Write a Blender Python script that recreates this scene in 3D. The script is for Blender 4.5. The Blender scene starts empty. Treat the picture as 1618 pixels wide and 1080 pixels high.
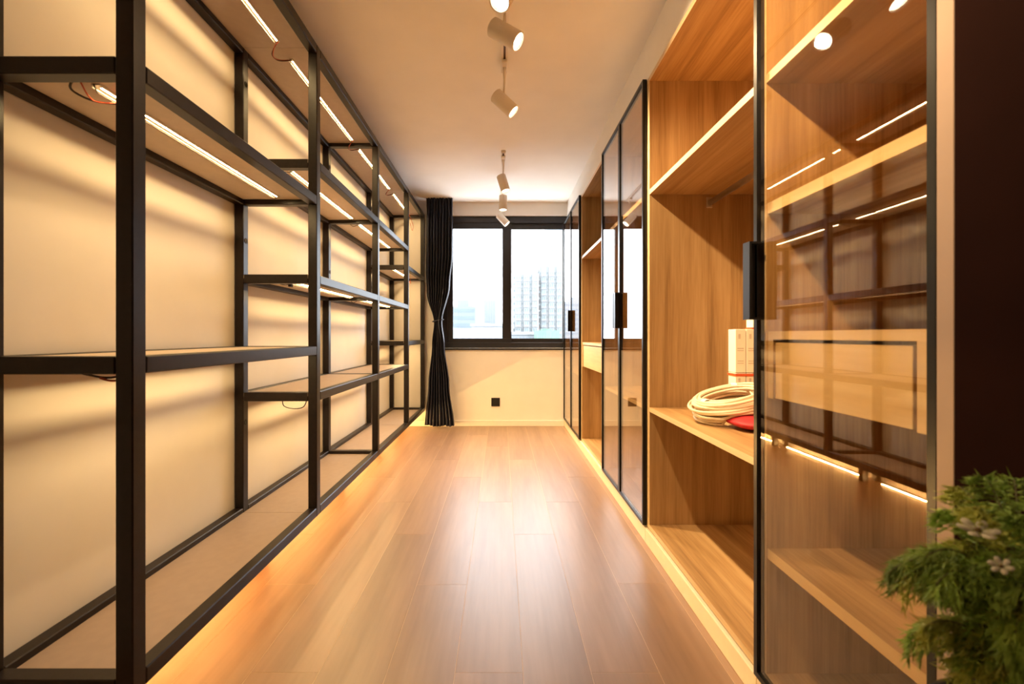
import bpy, bmesh, math, random
from mathutils import Vector, Matrix

random.seed(7)
scene = bpy.context.scene
COL = scene.collection
PI = math.pi

# ------------------------------------------------------------------ camera
EYE = 1.05
cam_d = bpy.data.cameras.new('camera')
cam = bpy.data.objects.new('camera', cam_d)
COL.objects.link(cam)
cam.location = (0, 0, EYE)
cam.rotation_euler = (PI / 2, 0, 0)
cam_d.sensor_width = 36
cam_d.lens = 16.0
cam_d.shift_x = 17 / 1618
cam_d.shift_y = -10 / 1618
cam_d.clip_start = 0.02
cam_d.clip_end = 2000
cam_d.dof.use_dof = True
cam_d.dof.focus_distance = 3.0
cam_d.dof.aperture_fstop = 4.0
scene.camera = cam

# ------------------------------------------------------------------ light
world = bpy.data.worlds.new('overcast_sky')
scene.world = world
world.use_nodes = True
bg = world.node_tree.nodes['Background']
bg.inputs[0].default_value = (0.91, 0.955, 1.0, 1)
bg.inputs[1].default_value = 5.2
LED_COL = (1.0, 0.68, 0.30)
LED_STR = 145.0
SPOT_COL = (1.0, 0.70, 0.375)
SPOT_W = 90.0
vs = scene.view_settings
vs.view_transform = 'Standard'
vs.look = 'None'
vs.exposure = 1.12
vs.gamma = 1.0
vs.use_curve_mapping = False


# ------------------------------------------------------------------ materials
def new_mat(name):
    m = bpy.data.materials.new(name)
    m.use_nodes = True
    nt = m.node_tree
    return m, nt, nt.nodes['Principled BSDF']


def plain(name, col, rough=0.5, metal=0.0, noise=0.0, scale=20.0, bump=0.0, spec=0.5):
    m, nt, b = new_mat(name)
    b.inputs['Roughness'].default_value = rough
    b.inputs['Metallic'].default_value = metal
    b.inputs['Specular IOR Level'].default_value = spec
    tc = nt.nodes.new('ShaderNodeTexCoord')
    nz = nt.nodes.new('ShaderNodeTexNoise')
    nz.inputs['Scale'].default_value = scale
    nz.inputs['Detail'].default_value = 4
    nt.links.new(tc.outputs['Object'], nz.inputs['Vector'])
    rp = nt.nodes.new('ShaderNodeValToRGB')
    c0 = [max(0, c * (1 - noise)) for c in col]
    c1 = [min(1, c * (1 + noise)) for c in col]
    rp.color_ramp.elements[0].position = 0.3
    rp.color_ramp.elements[1].position = 0.7
    rp.color_ramp.elements[0].color = (*c0, 1)
    rp.color_ramp.elements[1].color = (*c1, 1)
    nt.links.new(nz.outputs['Fac'], rp.inputs['Fac'])
    nt.links.new(rp.outputs['Color'], b.inputs['Base Color'])
    if bump:
        bp = nt.nodes.new('ShaderNodeBump')
        bp.inputs['Strength'].default_value = bump
        bp.inputs['Distance'].default_value = 0.002
        nt.links.new(nz.outputs['Fac'], bp.inputs['Height'])
        nt.links.new(bp.outputs['Normal'], b.inputs['Normal'])
    return m


def emit(name, col, strength):
    m = bpy.data.materials.new(name)
    m.use_nodes = True
    nt = m.node_tree
    nt.nodes.clear()
    e = nt.nodes.new('ShaderNodeEmission')
    e.inputs[0].default_value = (*col, 1)
    e.inputs[1].default_value = strength
    o = nt.nodes.new('ShaderNodeOutputMaterial')
    nt.links.new(e.outputs[0], o.inputs[0])
    return m


def wood(name, dark, mid, light, axis, rough=0.4, across=36.0, along=1.3, vary=0.12, bump=0.15, coat=0.0, spec=0.5, pos=(0.33, 0.5, 0.68)):
    """grain runs along `axis`; every piece gets its own offset"""
    m, nt, b = new_mat(name)
    tc = nt.nodes.new('ShaderNodeTexCoord')
    oi = nt.nodes.new('ShaderNodeObjectInfo')
    mul = nt.nodes.new('ShaderNodeMath'); mul.operation = 'MULTIPLY'; mul.inputs[1].default_value = 37.0
    nt.links.new(oi.outputs['Random'], mul.inputs[0])
    add = nt.nodes.new('ShaderNodeVectorMath'); add.operation = 'ADD'
    nt.links.new(tc.outputs['Object'], add.inputs[0])
    nt.links.new(mul.outputs[0], add.inputs[1])
    mp = nt.nodes.new('ShaderNodeMapping')
    sc = [across, across, across]
    sc['xyz'.index(axis)] = along
    mp.inputs['Scale'].default_value = sc
    nt.links.new(add.outputs[0], mp.inputs['Vector'])
    n1 = nt.nodes.new('ShaderNodeTexNoise')
    n1.inputs['Scale'].default_value = 0.45
    n1.inputs['Detail'].default_value = 5
    n1.inputs['Roughness'].default_value = 0.55
    n1.inputs['Distortion'].default_value = 0.6
    nt.links.new(mp.outputs[0], n1.inputs['Vector'])
    n2 = nt.nodes.new('ShaderNodeTexNoise')
    n2.inputs['Scale'].default_value = 4.5
    n2.inputs['Detail'].default_value = 3
    nt.links.new(mp.outputs[0], n2.inputs['Vector'])
    mx = nt.nodes.new('ShaderNodeMix'); mx.data_type = 'FLOAT'; mx.inputs[0].default_value = 0.28
    nt.links.new(n1.outputs['Fac'], mx.inputs[2])
    nt.links.new(n2.outputs['Fac'], mx.inputs[3])
    rp = nt.nodes.new('ShaderNodeValToRGB')
    e = rp.color_ramp.elements
    e[0].position = pos[0]; e[0].color = (*dark, 1)
    e[1].position = pos[2]; e[1].color = (*light, 1)
    k = e.new(pos[1]); k.color = (*mid, 1)
    nt.links.new(mx.outputs[0], rp.inputs['Fac'])
    hv = nt.nodes.new('ShaderNodeHueSaturation')
    mr = nt.nodes.new('ShaderNodeMapRange')
    mr.inputs[3].default_value = 1 - vary
    mr.inputs[4].default_value = 1 + vary
    nt.links.new(oi.outputs['Random'], mr.inputs[0])
    nt.links.new(mr.outputs[0], hv.inputs['Value'])
    nt.links.new(rp.outputs['Color'], hv.inputs['Color'])
    nt.links.new(hv.outputs[0], b.inputs['Base Color'])
    b.inputs['Roughness'].default_value = rough
    b.inputs['Specular IOR Level'].default_value = spec
    if coat:
        b.inputs['Coat Weight'].default_value = coat
        b.inputs['Coat Roughness'].default_value = 0.2
    bp = nt.nodes.new('ShaderNodeBump')
    bp.inputs['Strength'].default_value = bump
    bp.inputs['Distance'].default_value = 0.001
    nt.links.new(n2.outputs['Fac'], bp.inputs['Height'])
    nt.links.new(bp.outputs['Normal'], b.inputs['Normal'])
    return m


def glass(name, tint, ior, rough=0.0):
    """thin pane: tinted see-through plus a mirror layer by Fresnel"""
    m = bpy.data.materials.new(name)
    m.use_nodes = True
    nt = m.node_tree
    nt.nodes.clear()
    t = nt.nodes.new('ShaderNodeBsdfTransparent')
    t.inputs[0].default_value = (*tint, 1)
    g = nt.nodes.new('ShaderNodeBsdfGlossy')
    g.inputs['Roughness'].default_value = rough
    g.inputs[0].default_value = (1, 1, 1, 1)
    lw = nt.nodes.new('ShaderNodeLayerWeight')       # Facing is the same from both sides of the pane
    lw.inputs[0].default_value = 0.5
    pw = nt.nodes.new('ShaderNodeMath'); pw.operation = 'POWER'; pw.inputs[1].default_value = 4.2
    nt.links.new(lw.outputs['Facing'], pw.inputs[0])
    f = nt.nodes.new('ShaderNodeMapRange')
    f0 = ((ior - 1) / (ior + 1)) ** 2
    f.inputs[3].default_value = f0
    nt.links.new(pw.outputs[0], f.inputs[0])
    mx = nt.nodes.new('ShaderNodeMixShader')
    o = nt.nodes.new('ShaderNodeOutputMaterial')
    nt.links.new(f.outputs[0], mx.inputs[0])
    nt.links.new(t.outputs[0], mx.inputs[1])
    nt.links.new(g.outputs[0], mx.inputs[2])
    nt.links.new(mx.outputs[0], o.inputs[0])
    return m


def black_steel():
    m, nt, b = new_mat('brown black painted steel')
    tc = nt.nodes.new('ShaderNodeTexCoord')
    nz = nt.nodes.new('ShaderNodeTexNoise'); nz.inputs['Scale'].default_value = 60; nz.inputs['Detail'].default_value = 4
    nt.links.new(tc.outputs['Object'], nz.inputs['Vector'])
    rp = nt.nodes.new('ShaderNodeValToRGB')
    e = rp.color_ramp.elements
    e[0].position = 0.35; e[0].color = (0.008, 0.0045, 0.004, 1)
    e[1].position = 0.74; e[1].color = (0.014, 0.008, 0.007, 1)
    w = e.new(0.80); w.color = (0.06, 0.05, 0.04, 1)
    nt.links.new(nz.outputs['Fac'], rp.inputs['Fac'])
    nt.links.new(rp.outputs['Color'], b.inputs['Base Color'])
    b.inputs['Roughness'].default_value = 0.36
    b.inputs['Specular IOR Level'].default_value = 0.35
    return m


M = {}
M['wall'] = plain('warm white wall paint', (0.80, 0.755, 0.69), 0.75, noise=0.02, scale=6, bump=0.05)
M['ceiling'] = plain('white ceiling paint', (0.88, 0.85, 0.79), 0.85, noise=0.02, scale=5)
M['base'] = plain('cream skirting lacquer', (0.80, 0.74, 0.66), 0.4, noise=0.02)
M['plinth'] = plain('cream plinth board', (0.78, 0.66, 0.48), 0.38, noise=0.03)
M['steel'] = black_steel()
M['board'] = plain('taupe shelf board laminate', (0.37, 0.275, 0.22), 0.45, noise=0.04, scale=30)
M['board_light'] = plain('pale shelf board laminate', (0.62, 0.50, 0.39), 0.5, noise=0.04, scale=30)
M['led'] = emit('warm led diffuser', LED_COL, LED_STR)
M['led_low'] = emit('amber led diffuser', (1.0, 0.58, 0.19), LED_STR * 1.3)
M['led_base'] = plain('led strip channel', (0.75, 0.70, 0.62), 0.35, noise=0.02)
M['wire_d'] = plain('dark brown wire insulation', (0.03, 0.014, 0.01), 0.45, noise=0.1)
M['wire_r'] = plain('red wire insulation', (0.45, 0.06, 0.02), 0.45, noise=0.1)
M['hole'] = plain('black rubber grommet', (0.004, 0.004, 0.004), 0.7, noise=0.1)
wd = ((0.275, 0.15, 0.057), (0.44, 0.265, 0.112), (0.57, 0.375, 0.178))
M['oak_z'] = wood('oak veneer upright grain', *wd, 'z', rough=0.42)
M['oak_y'] = wood('oak veneer lengthwise grain', *wd, 'y', rough=0.42)
M['oak_pale'] = wood('pale oak drawer veneer', (0.52, 0.36, 0.17), (0.62, 0.45, 0.23), (0.70, 0.53, 0.29), 'y', rough=0.42, across=18)
M['oak_edge'] = wood('oak edge banding', (0.56, 0.40, 0.22), (0.62, 0.45, 0.25), (0.68, 0.50, 0.29), 'y', rough=0.4)
M['floor'] = wood('tan laminate plank', (0.225, 0.130, 0.075), (0.30, 0.180, 0.108), (0.365, 0.225, 0.138), 'y', rough=0.36, across=11, along=0.75, vary=0.05, bump=0.05, spec=1.0)
M['floor_gap'] = plain('plank joint painted highlight', (0.66, 0.46, 0.29), 0.6, noise=0.05)  # joints coloured pale in place of plank edges catching light
M['alu'] = plain('black anodised aluminium', (0.005, 0.0045, 0.005), 0.3, noise=0.1, spec=0.3)
M['bronze'] = glass('bronze tinted glass', (0.955, 0.925, 0.87), 1.66)
M['pane'] = glass('clear window glass', (0.97, 0.98, 0.99), 1.45)
M['frame'] = plain('dark grey window frame', (0.016, 0.016, 0.022), 0.4, noise=0.08)
M['curtain'] = plain('navy black curtain cloth', (0.022, 0.023, 0.042), 0.55, noise=0.2, scale=200, bump=0.2)
M['tie'] = plain('grey satin tie cord', (0.12, 0.12, 0.14), 0.4, noise=0.05)
M['white_p'] = plain('white powder coat', (0.80, 0.73, 0.64), 0.4, noise=0.02)
M['slot'] = plain('copper brown track slot', (0.10, 0.045, 0.02), 0.4, noise=0.1)
M['lens'] = emit('lit spotlight lens', (1.0, 0.86, 0.62), 11.0)
M['reflector'] = plain('spotlight reflector', (0.9, 0.85, 0.75), 0.15, metal=1.0)
M['black_p'] = plain('black plastic', (0.006, 0.0055, 0.0055), 0.35, noise=0.1, spec=0.35)
M['chrome'] = plain('brushed steel rod', (0.62, 0.56, 0.50), 0.28, metal=0.9, noise=0.03)
M['cable'] = plain('cream cable sheath', (0.74, 0.63, 0.45), 0.45, noise=0.06)
M['wrap'] = plain('clear white plastic wrap', (0.85, 0.83, 0.80), 0.25, noise=0.04)
M['red'] = plain('crimson red cloth bag', (0.42, 0.010, 0.018), 0.6, noise=0.2, scale=60, bump=0.2)
M['carton'] = plain('white carton', (0.82, 0.76, 0.66), 0.55, noise=0.02)
M['print'] = plain('faint grey print', (0.56, 0.50, 0.42), 0.6, noise=0.1)
M['strap'] = plain('orange red strap', (0.62, 0.09, 0.03), 0.4, noise=0.05)
M['darkwall'] = plain('dark brown wall finish', (0.010, 0.003, 0.002), 0.8, noise=0.1, scale=8, spec=0.02)
M['endpanel'] = plain('beige end panel', (0.29, 0.20, 0.15), 0.5, noise=0.03)
M['leaf'] = plain('fern green', (0.24, 0.37, 0.06), 0.55, noise=0.45, scale=14)
M['leaf2'] = plain('yellow green fern', (0.40, 0.44, 0.08), 0.55, noise=0.4, scale=14)
M['stem'] = plain('green brown stem', (0.08, 0.07, 0.025), 0.6, noise=0.2)
M['petal'] = plain('cream petal', (0.50, 0.47, 0.38), 0.5, noise=0.08)
M['pollen'] = plain('brown flower centre', (0.12, 0.07, 0.02), 0.7, noise=0.2)
M['pot'] = plain('charcoal ceramic', (0.02, 0.018, 0.017), 0.35, noise=0.15)
M['soil'] = plain('dark potting soil', (0.02, 0.013, 0.008), 0.9, noise=0.4, scale=80)
M['tower'] = plain('haze toned tower render', (0.20, 0.21, 0.215), 0.8, noise=0.04, scale=0.05)  # city tones are paled, haze is put into the colours
M['tower_w'] = plain('tower window glass', (0.085, 0.115, 0.12), 0.25, noise=0.2, scale=0.3)
M['office'] = plain('pale blue office cladding', (0.125, 0.15, 0.175), 0.6, noise=0.04, scale=0.05)
M['office_w'] = plain('office window bands', (0.075, 0.105, 0.14), 0.3, noise=0.1, scale=0.1)
M['roofs'] = plain('haze toned low roofs', (0.19, 0.20, 0.21), 0.8, noise=0.1, scale=0.05)
M['green'] = plain('green netting', (0.085, 0.17, 0.12), 0.8, noise=0.15, scale=0.2)
M['ground'] = plain('haze toned city ground', (0.20, 0.21, 0.22), 0.9, noise=0.15, scale=0.02)

# ------------------------------------------------------------------ helpers
ORG = {}       # world origin of each object


def wo(o):
    return ORG.get(o.name, Vector((0, 0, 0))) if o else Vector((0, 0, 0))


def link(name, data, loc, parent=None):
    o = bpy.data.objects.new(name, data)
    COL.objects.link(o)
    loc = Vector(loc)
    ORG[o.name] = loc.copy()
    if parent:
        o.parent = parent
        o.location = loc - wo(parent)
    else:
        o.location = loc
    return o


def tag(o, label, cat, group=None, kind=None):
    o['label'] = label
    if kind:
        o['kind'] = kind
    else:
        o['category'] = cat
    if group:
        o['group'] = group
    return o


def struct(o, label=None):
    o['kind'] = 'structure'
    if label:
        o['label'] = label
    return o


def thing(name, label, cat, loc, group=None):
    return tag(link(name, None, loc), label, cat, group)


BOXC = {}


def box_mesh(sx, sy, sz, mat, bev=0.0, name='block'):
    key = (round(sx, 4), round(sy, 4), round(sz, 4), mat, round(bev, 5))
    if key in BOXC:
        return BOXC[key]
    bm = bmesh.new()
    bmesh.ops.create_cube(bm, size=1.0)
    bmesh.ops.scale(bm, vec=(sx, sy, sz), verts=bm.verts)
    if bev:
        bmesh.ops.bevel(bm, geom=list(bm.edges), offset=bev, segments=1, affect='EDGES')
    me = bpy.data.meshes.new(name)
    bm.to_mesh(me); bm.free()
    me.materials.append(M[mat])
    BOXC[key] = me
    return me


def box(name, x, y, z, mat, parent=None, bev=0.0):
    """x, y, z are (from, to) in world space"""
    c = ((x[0] + x[1]) / 2, (y[0] + y[1]) / 2, (z[0] + z[1]) / 2)
    me = box_mesh(abs(x[1] - x[0]), abs(y[1] - y[0]), abs(z[1] - z[0]), mat, bev, name)
    return link(name, me, c, parent)


def mesh_obj(name, bm, mat, loc=(0, 0, 0), parent=None, smooth=True):
    """bm in world space; origin placed at loc"""
    loc = Vector(loc)
    bmesh.ops.translate(bm, vec=-loc, verts=bm.verts)
    bmesh.ops.recalc_face_normals(bm, faces=bm.faces)
    me = bpy.data.meshes.new(name)
    bm.to_mesh(me); bm.free()
    mats = mat if isinstance(mat, (list, tuple)) else [mat]
    for k in mats:
        me.materials.append(M[k])
    if smooth:
        for p in me.polygons:
            p.use_smooth = True
    return link(name, me, loc, parent)


def add_box(bm, x, y, z, mi=0):
    vs_ = [bm.verts.new((a, b, c)) for a in x for b in y for c in z]
    for f in ((0, 1, 3, 2), (4, 6, 7, 5), (0, 4, 5, 1), (2, 3, 7, 6), (0, 2, 6, 4), (1, 5, 7, 3)):
        fc = bm.faces.new([vs_[i] for i in f])
        fc.material_index = mi


def add_tube(bm, pts, rad, seg=8, closed=False, cap=True, mi=0):
    pts = [Vector(p) for p in pts]
    n = len(pts)
    rads = rad if isinstance(rad, (list, tuple)) else [rad] * n
    rings = []
    t0 = (pts[1] - pts[0]).normalized()
    nrm = t0.orthogonal().normalized()
    for i, p in enumerate(pts):
        a = pts[max(i - 1, 0)] if not closed else pts[i - 1]
        b = pts[min(i + 1, n - 1)] if not closed else pts[(i + 1) % n]
        t = (b - a).normalized()
        nrm = (nrm - t * nrm.dot(t)).normalized()
        bn = t.cross(nrm)
        rings.append([bm.verts.new(p + (nrm * math.cos(2 * PI * k / seg) + bn * math.sin(2 * PI * k / seg)) * rads[i]) for k in range(seg)])
    m = n if closed else n - 1
    for i in range(m):
        r0, r1 = rings[i], rings[(i + 1) % n]
        for k in range(seg):
            f = bm.faces.new((r0[k], r0[(k + 1) % seg], r1[(k + 1) % seg], r1[k]))
            f.material_index = mi
    if cap and not closed:
        bm.faces.new(rings[0][::-1]).material_index = mi
        bm.faces.new(rings[-1]).material_index = mi


def add_lathe(bm, prof, mat4, seg=24, mi=0):
    """prof: list of (r, h); axis is local z of mat4"""
    rings = []
    for r, h in prof:
        if r < 1e-6:
            rings.append([bm.verts.new(mat4 @ Vector((0, 0, h)))])
        else:
            rings.append([bm.verts.new(mat4 @ Vector((r * math.cos(2 * PI * k / seg), r * math.sin(2 * PI * k / seg), h))) for k in range(seg)])
    for a, b in zip(rings[:-1], rings[1:]):
        for k in range(seg):
            k2 = (k + 1) % seg
            if len(a) == 1 and len(b) == 1:
                continue
            if len(a) == 1:
                f = bm.faces.new((a[0], b[k2], b[k]))
            elif len(b) == 1:
                f = bm.faces.new((a[k], a[k2], b[0]))
            else:
                f = bm.faces.new((a[k], a[k2], b[k2], b[k]))
            f.material_index = mi


# ------------------------------------------------------------------ room shell
CEIL = 2.60
FAR = 5.295
LW = -1.2875
RW = 1.335
NEAR = -1.6
SOF_X = 0.765
DOOR_X = 0.722
PX_F = 719.0

floor = struct(box('floor', (LW - .1, RW + .1), (NEAR, FAR + .2), (-0.10, -0.0005), 'floor_gap'), 'tan laminate plank floor with highlights painted in the joints')
PW, PL = 0.2125, 1.455
seam0 = -0.1445
offs = {0: 1.419, 1: 0.952, 2: 1.925}     # joint positions of neighbouring columns repeat every three
for ci in range(-6, 7):
    x0 = seam0 + ci * PW
    x1 = x0 + PW
    o = {0: 1.419, 1: 2.407, 2: 1.419, -1: 1.921, 3: 1.930, -2: 2.407}.get(ci, offs[ci % 3])
    y = o - 3 * PL
    while y < FAR:
        a, b = max(y, NEAR), min(y + PL, FAR)
        xa, xb = max(x0, LW), min(x1, RW)
        if b - a > 0.05 and xb - xa > 0.02:
            box('plank', (xa + .0008, xb - .0008), (a + .0008, b - .0008), (-0.008, 0.0), 'floor', floor)
        y += PL

struct(box('ceiling', (LW - .1, RW + .1), (NEAR, FAR + .2), (CEIL, CEIL + .1), 'ceiling'), 'plain warm white ceiling')
struct(box('wall_left', (LW - .1, LW), (NEAR, FAR), (0, CEIL), 'wall'), 'warm white wall behind the black metal shelving')
struct(box('wall_right', (RW, RW + .1), (0.725, FAR), (0, CEIL), 'wall'), 'white wall behind the oak wardrobes')
struct(box('wall_behind', (LW, DOOR_X), (NEAR - .1, NEAR), (0, CEIL), 'wall'), 'white wall behind the viewer')
struct(box('wall_right_near', (DOOR_X, RW + .1), (NEAR, 0.7245), (0, CEIL), 'darkwall'), 'dark brown wall face beside the wardrobe end')
struct(box('trim_1', (SOF_X, RW), (0.7255, FAR), (2.358, CEIL), 'ceiling'), 'white bulkhead above the wardrobes')
struct(box('baseboard_left', (LW, LW + .012), (NEAR, FAR - .012), (0, 0.066), 'base', bev=.002), 'cream skirting under the shelving')
struct(box('baseboard_far', (LW, 0.73), (FAR - .012, FAR), (0, 0.066), 'base', bev=.002), 'cream skirting under the window')

# far wall with the window opening
WX0, WX1, WZ0, WZ1 = -0.70, 1.10, 0.905, 2.452
fw = bmesh.new()
add_box(fw, (LW - .1, RW + .1), (FAR, FAR + .22), (0, WZ0))
add_box(fw, (LW - .1, RW + .1), (FAR, FAR + .22), (WZ1, CEIL))
add_box(fw, (LW - .1, WX0), (FAR, FAR + .22), (WZ0, WZ1))
add_box(fw, (WX1, RW + .1), (FAR, FAR + .22), (WZ0, WZ1))
wf = struct(mesh_obj('wall_far', fw, 'wall', (0, FAR, 0), smooth=False), 'warm white wall around the window')

win = struct(link('window_1', None, (0.2, FAR + .05, WZ0)), 'dark framed sliding window looking out on towers')
fy = (FAR + .05, FAR + .12)
OW = 0.075
box('frame_rail', (WX0, WX1), fy, (WZ1 - OW, WZ1), 'frame', win, .003)
box('frame_rail', (WX0, WX1), fy, (WZ0, WZ0 + OW - .01), 'frame', win, .003)
box('frame_stile', (WX0, WX0 + OW), fy, (WZ0 + OW - .01, WZ1 - OW), 'frame', win, .003)
box('frame_stile', (WX1 - OW, WX1), fy, (WZ0 + OW - .01, WZ1 - OW), 'frame', win, .003)
mul = 0.066
z0, z1 = WZ0 + OW - .01, WZ1 - OW
SW = 0.068
for sx0, sx1, sy in ((WX0 + OW - .01, mul + .055, FAR + .062), (mul - .052, 0.83, FAR + .094), (0.72, WX1 - OW + .01, FAR + .062)):
    yy = (sy, sy + .026)
    sash = box('sash', (sx0, sx1), yy, (z1 - SW, z1 + .005), 'frame', win, .002)
    sash['label'] = 'dark sliding sash'
    lw = SW if sx0 < -0.3 else 0.108
    rw = 0.108 if sx0 < -0.3 else SW
    box('bottom_rail', (sx0, sx1), yy, (z0 - .004, z0 + .048), 'frame', sash, .002)
    box('stile', (sx0, sx0 + lw), yy, (z0 + .048, z1 - SW), 'frame', sash, .002)
    box('stile', (sx1 - rw, sx1), yy, (z0 + .048, z1 - SW), 'frame', sash, .002)
    box('glass_pane', (sx0 + lw, sx1 - rw), (sy + .010, sy + .016), (z0 + .048, z1 - SW), 'pane', sash)
box('window_sill', (WX0, WX1), (FAR - .012, FAR + .05), (WZ0 - .022, WZ0 - .0005), 'frame', win, .003)

# ------------------------------------------------------------------ black metal shelving on the left
FXF = -0.887          # aisle face of the front posts
T = 0.043             # square tube
BXF = -1.241          # aisle face of the rear posts
ST = [1.095, 2.19, 3.274, 4.338, 5.235]
TOPZ = EYE + 1.403
LEG0 = 0.0
shelf = thing('open_shelving_unit', 'long black steel open shelving unit with taupe boards and glowing warm led strips', 'shelving', (-1.09, 3.2, 0))
LEV = {'top': TOPZ, 'r1': EYE + .674, 'r2': EYE - .0505, 'sa': EYE + .851, 'sb': EYE + .295, 'sc': EYE - .273, 'bot': EYE - .829}
BOTZ = LEV['bot'] - T
for i, s in enumerate(ST):
    box('front_post', (FXF - T, FXF), (s, s + T), (BOTZ, TOPZ), 'steel', shelf, .003)
    rp = box('rear_post', (BXF - T, BXF), (s, s + T), (BOTZ, TOPZ), 'steel', shelf, .003)
    for zz in (EYE + 1.22, EYE + .46, EYE - .42):
        hb = bmesh.new()
        mt = Matrix.Translation((BXF + .0004, s + T * .5, zz)) @ Matrix.Rotation(PI / 2, 4, 'Y')
        add_lathe(hb, [(0, .001), (.010, .001), (.0125, .0018), (.0135, 0)], mt, 16)
        mesh_obj('cable_hole', hb, 'hole', (BXF, s + T * .5, zz), rp)
    # short legs set back under the bottom frame
    for lx in (-1.14, BXF):
        box('leg', (lx - T, lx), (s, s + T), (0, BOTZ), 'steel', shelf, .003)


LEDX = -1.05


def led(parent, y0, y1, zt, LEDX=LEDX, mat='led', lip=True):
    """aluminium channel with a downward diffuser; a wall-side lip is added to cut the flat rays"""
    bm = bmesh.new()
    add_box(bm, (LEDX - .0150, LEDX + .007), (y0, y1), (zt - .004, zt))
    if lip:
        add_box(bm, (LEDX - .0150, LEDX - .0138), (y0, y1), (zt - .0102, zt - .004))
    mesh_obj('led_strip', bm, 'led_base', (LEDX, y0, zt), parent, smooth=False)
    bm = bmesh.new()
    v = [bm.verts.new(p) for p in ((LEDX - .0027, y0 + .012, zt - .006), (LEDX + .0027, y0 + .012, zt - .006), (LEDX + .0027, y1 - .012, zt - .006), (LEDX - .0027, y1 - .012, zt - .006))]
    w = [bm.verts.new(p.co + Vector((0, 0, .002))) for p in v]
    bm.faces.new(v).material_index = 0
    for k in range(4):
        bm.faces.new((v[k], v[(k + 1) % 4], w[(k + 1) % 4], w[k])).material_index = 1
    bm.faces.new(w).material_index = 1
    mesh_obj('led_diffuser', bm, [mat, 'led_base'], (LEDX, y0, zt), parent, smooth=False)


def shade_wire(parent, y0, y1, zt):
    # wire added on the wall side of each strip to shade a band on the wall
    bm = bmesh.new()
    xw, zw = LEDX - .0122, zt - .0163
    add_tube(bm, [(LEDX - .006, y0 - .004, zt - .003), (xw + .004, y0 + .003, zw + .006), (xw, y0 + .014, zw), (xw, (y0 + y1) / 2, zw - .0006), (xw, y1 - .014, zw), (xw + .004, y1 - .003, zw + .006), (LEDX - .006, y1 + .004, zt - .003)], .0016, 6)
    mesh_obj('shade_wire', bm, 'wire_d', (xw, y0, zw), parent)


def shelf_bay(level, b, near_cross, far_cross):
    zt = LEV[level]
    y0, y1 = ST[b] + T, ST[b + 1]
    drop = 0.021 if level == 'bot' else 0.003
    th = 0.016
    bx0, bx1 = BXF + .001, FXF - T - .001
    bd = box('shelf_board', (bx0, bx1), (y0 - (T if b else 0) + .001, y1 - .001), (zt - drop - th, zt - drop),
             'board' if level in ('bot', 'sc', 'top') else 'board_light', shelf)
    box('front_rail', (FXF - T, FXF), (y0, y1), (zt - T, zt), 'steel', bd, .003)
    box('rear_rail', (BXF - T, BXF), (y0, y1), (zt - T, zt), 'steel', bd, .003)
    if near_cross:
        box('cross_rail', (BXF, FXF - T), (ST[b], ST[b] + T), (zt - T, zt), 'steel', bd, .003)
    if far_cross:
        box('cross_rail', (BXF, FXF - T), (ST[b + 1], ST[b + 1] + T), (zt - T, zt), 'steel', bd, .003)
    if level == 'bot':
        # the lowest strip lies loose on the floor behind the legs, fed by a wire from the board
        ls = box('led_strip', (-1.226, -1.212), (y0 + .02, y1 - .06), (.0004, .0016), 'led_base', bd)
        tb = bmesh.new()
        add_tube(tb, [(-1.219, y0 + .035, .0062), (-1.219, (y0 + y1) / 2, .0062), (-1.219, y1 - .075, .0062)], .0045, 8)
        mesh_obj('led_diffuser', tb, 'led_low', (-1.219, y0, .006), bd)
        tb = bmesh.new()
        add_tube(tb, [(-1.10, y1 - .012, zt - drop - th), (-1.12, y1 - .02, .11), (-1.17, y1 - .03, .05), (-1.205, y1 - .05, .012), (-1.219, y1 - .07, .004)], .002, 6)
        mesh_obj('wire', tb, 'wire_d', (-1.1, y1 - .012, zt), bd)
    else:
        led(bd, y0 + .045, y1 - .05, zt - drop - th)
        shade_wire(bd, y0 + .045, y1 - .05, zt - drop - th)
    return bd


SB = {}
for lev, bays in (('top', (0, 1, 2, 3)), ('r1', (0,)), ('r2', (0,)), ('sa', (1, 2)), ('sb', (1, 2)), ('sc', (1, 2)),
                  ('r1', (3,)), ('r2', (3,)), ('bot', (0, 1, 2, 3))):
    for b in bays:
        if lev in ('top', 'bot'):
            nc, fc = b in (0, 2), b == 3
        else:
            nc, fc = True, b == bays[-1]
        SB[(lev, b)] = shelf_bay(lev, b, nc, fc)


# loose wires between the strips
def wire(parent, pts, mat='wire_d', r=.0022):
    P = [Vector(p) for p in pts]
    out = []
    for i in range(len(P) - 1):
        a, b = P[i], P[i + 1]
        p0 = P[i - 1] if i else a
        p3 = P[i + 2] if i + 2 < len(P) else b
        for k in range(6):
            t = k / 6
            out.append(.5 * ((2 * a) + (-p0 + b) * t + (2 * p0 - 5 * a + 4 * b - p3) * t * t + (-p0 + 3 * a - 3 * b + p3) * t ** 3))
    out.append(P[-1])
    bm = bmesh.new()
    add_tube(bm, out, r, 6)
    mesh_obj('wire', bm, mat, P[0], parent)


def zt_of(lev):
    return LEV[lev] - (0.021 if lev == 'bot' else 0.003) - .016


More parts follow.
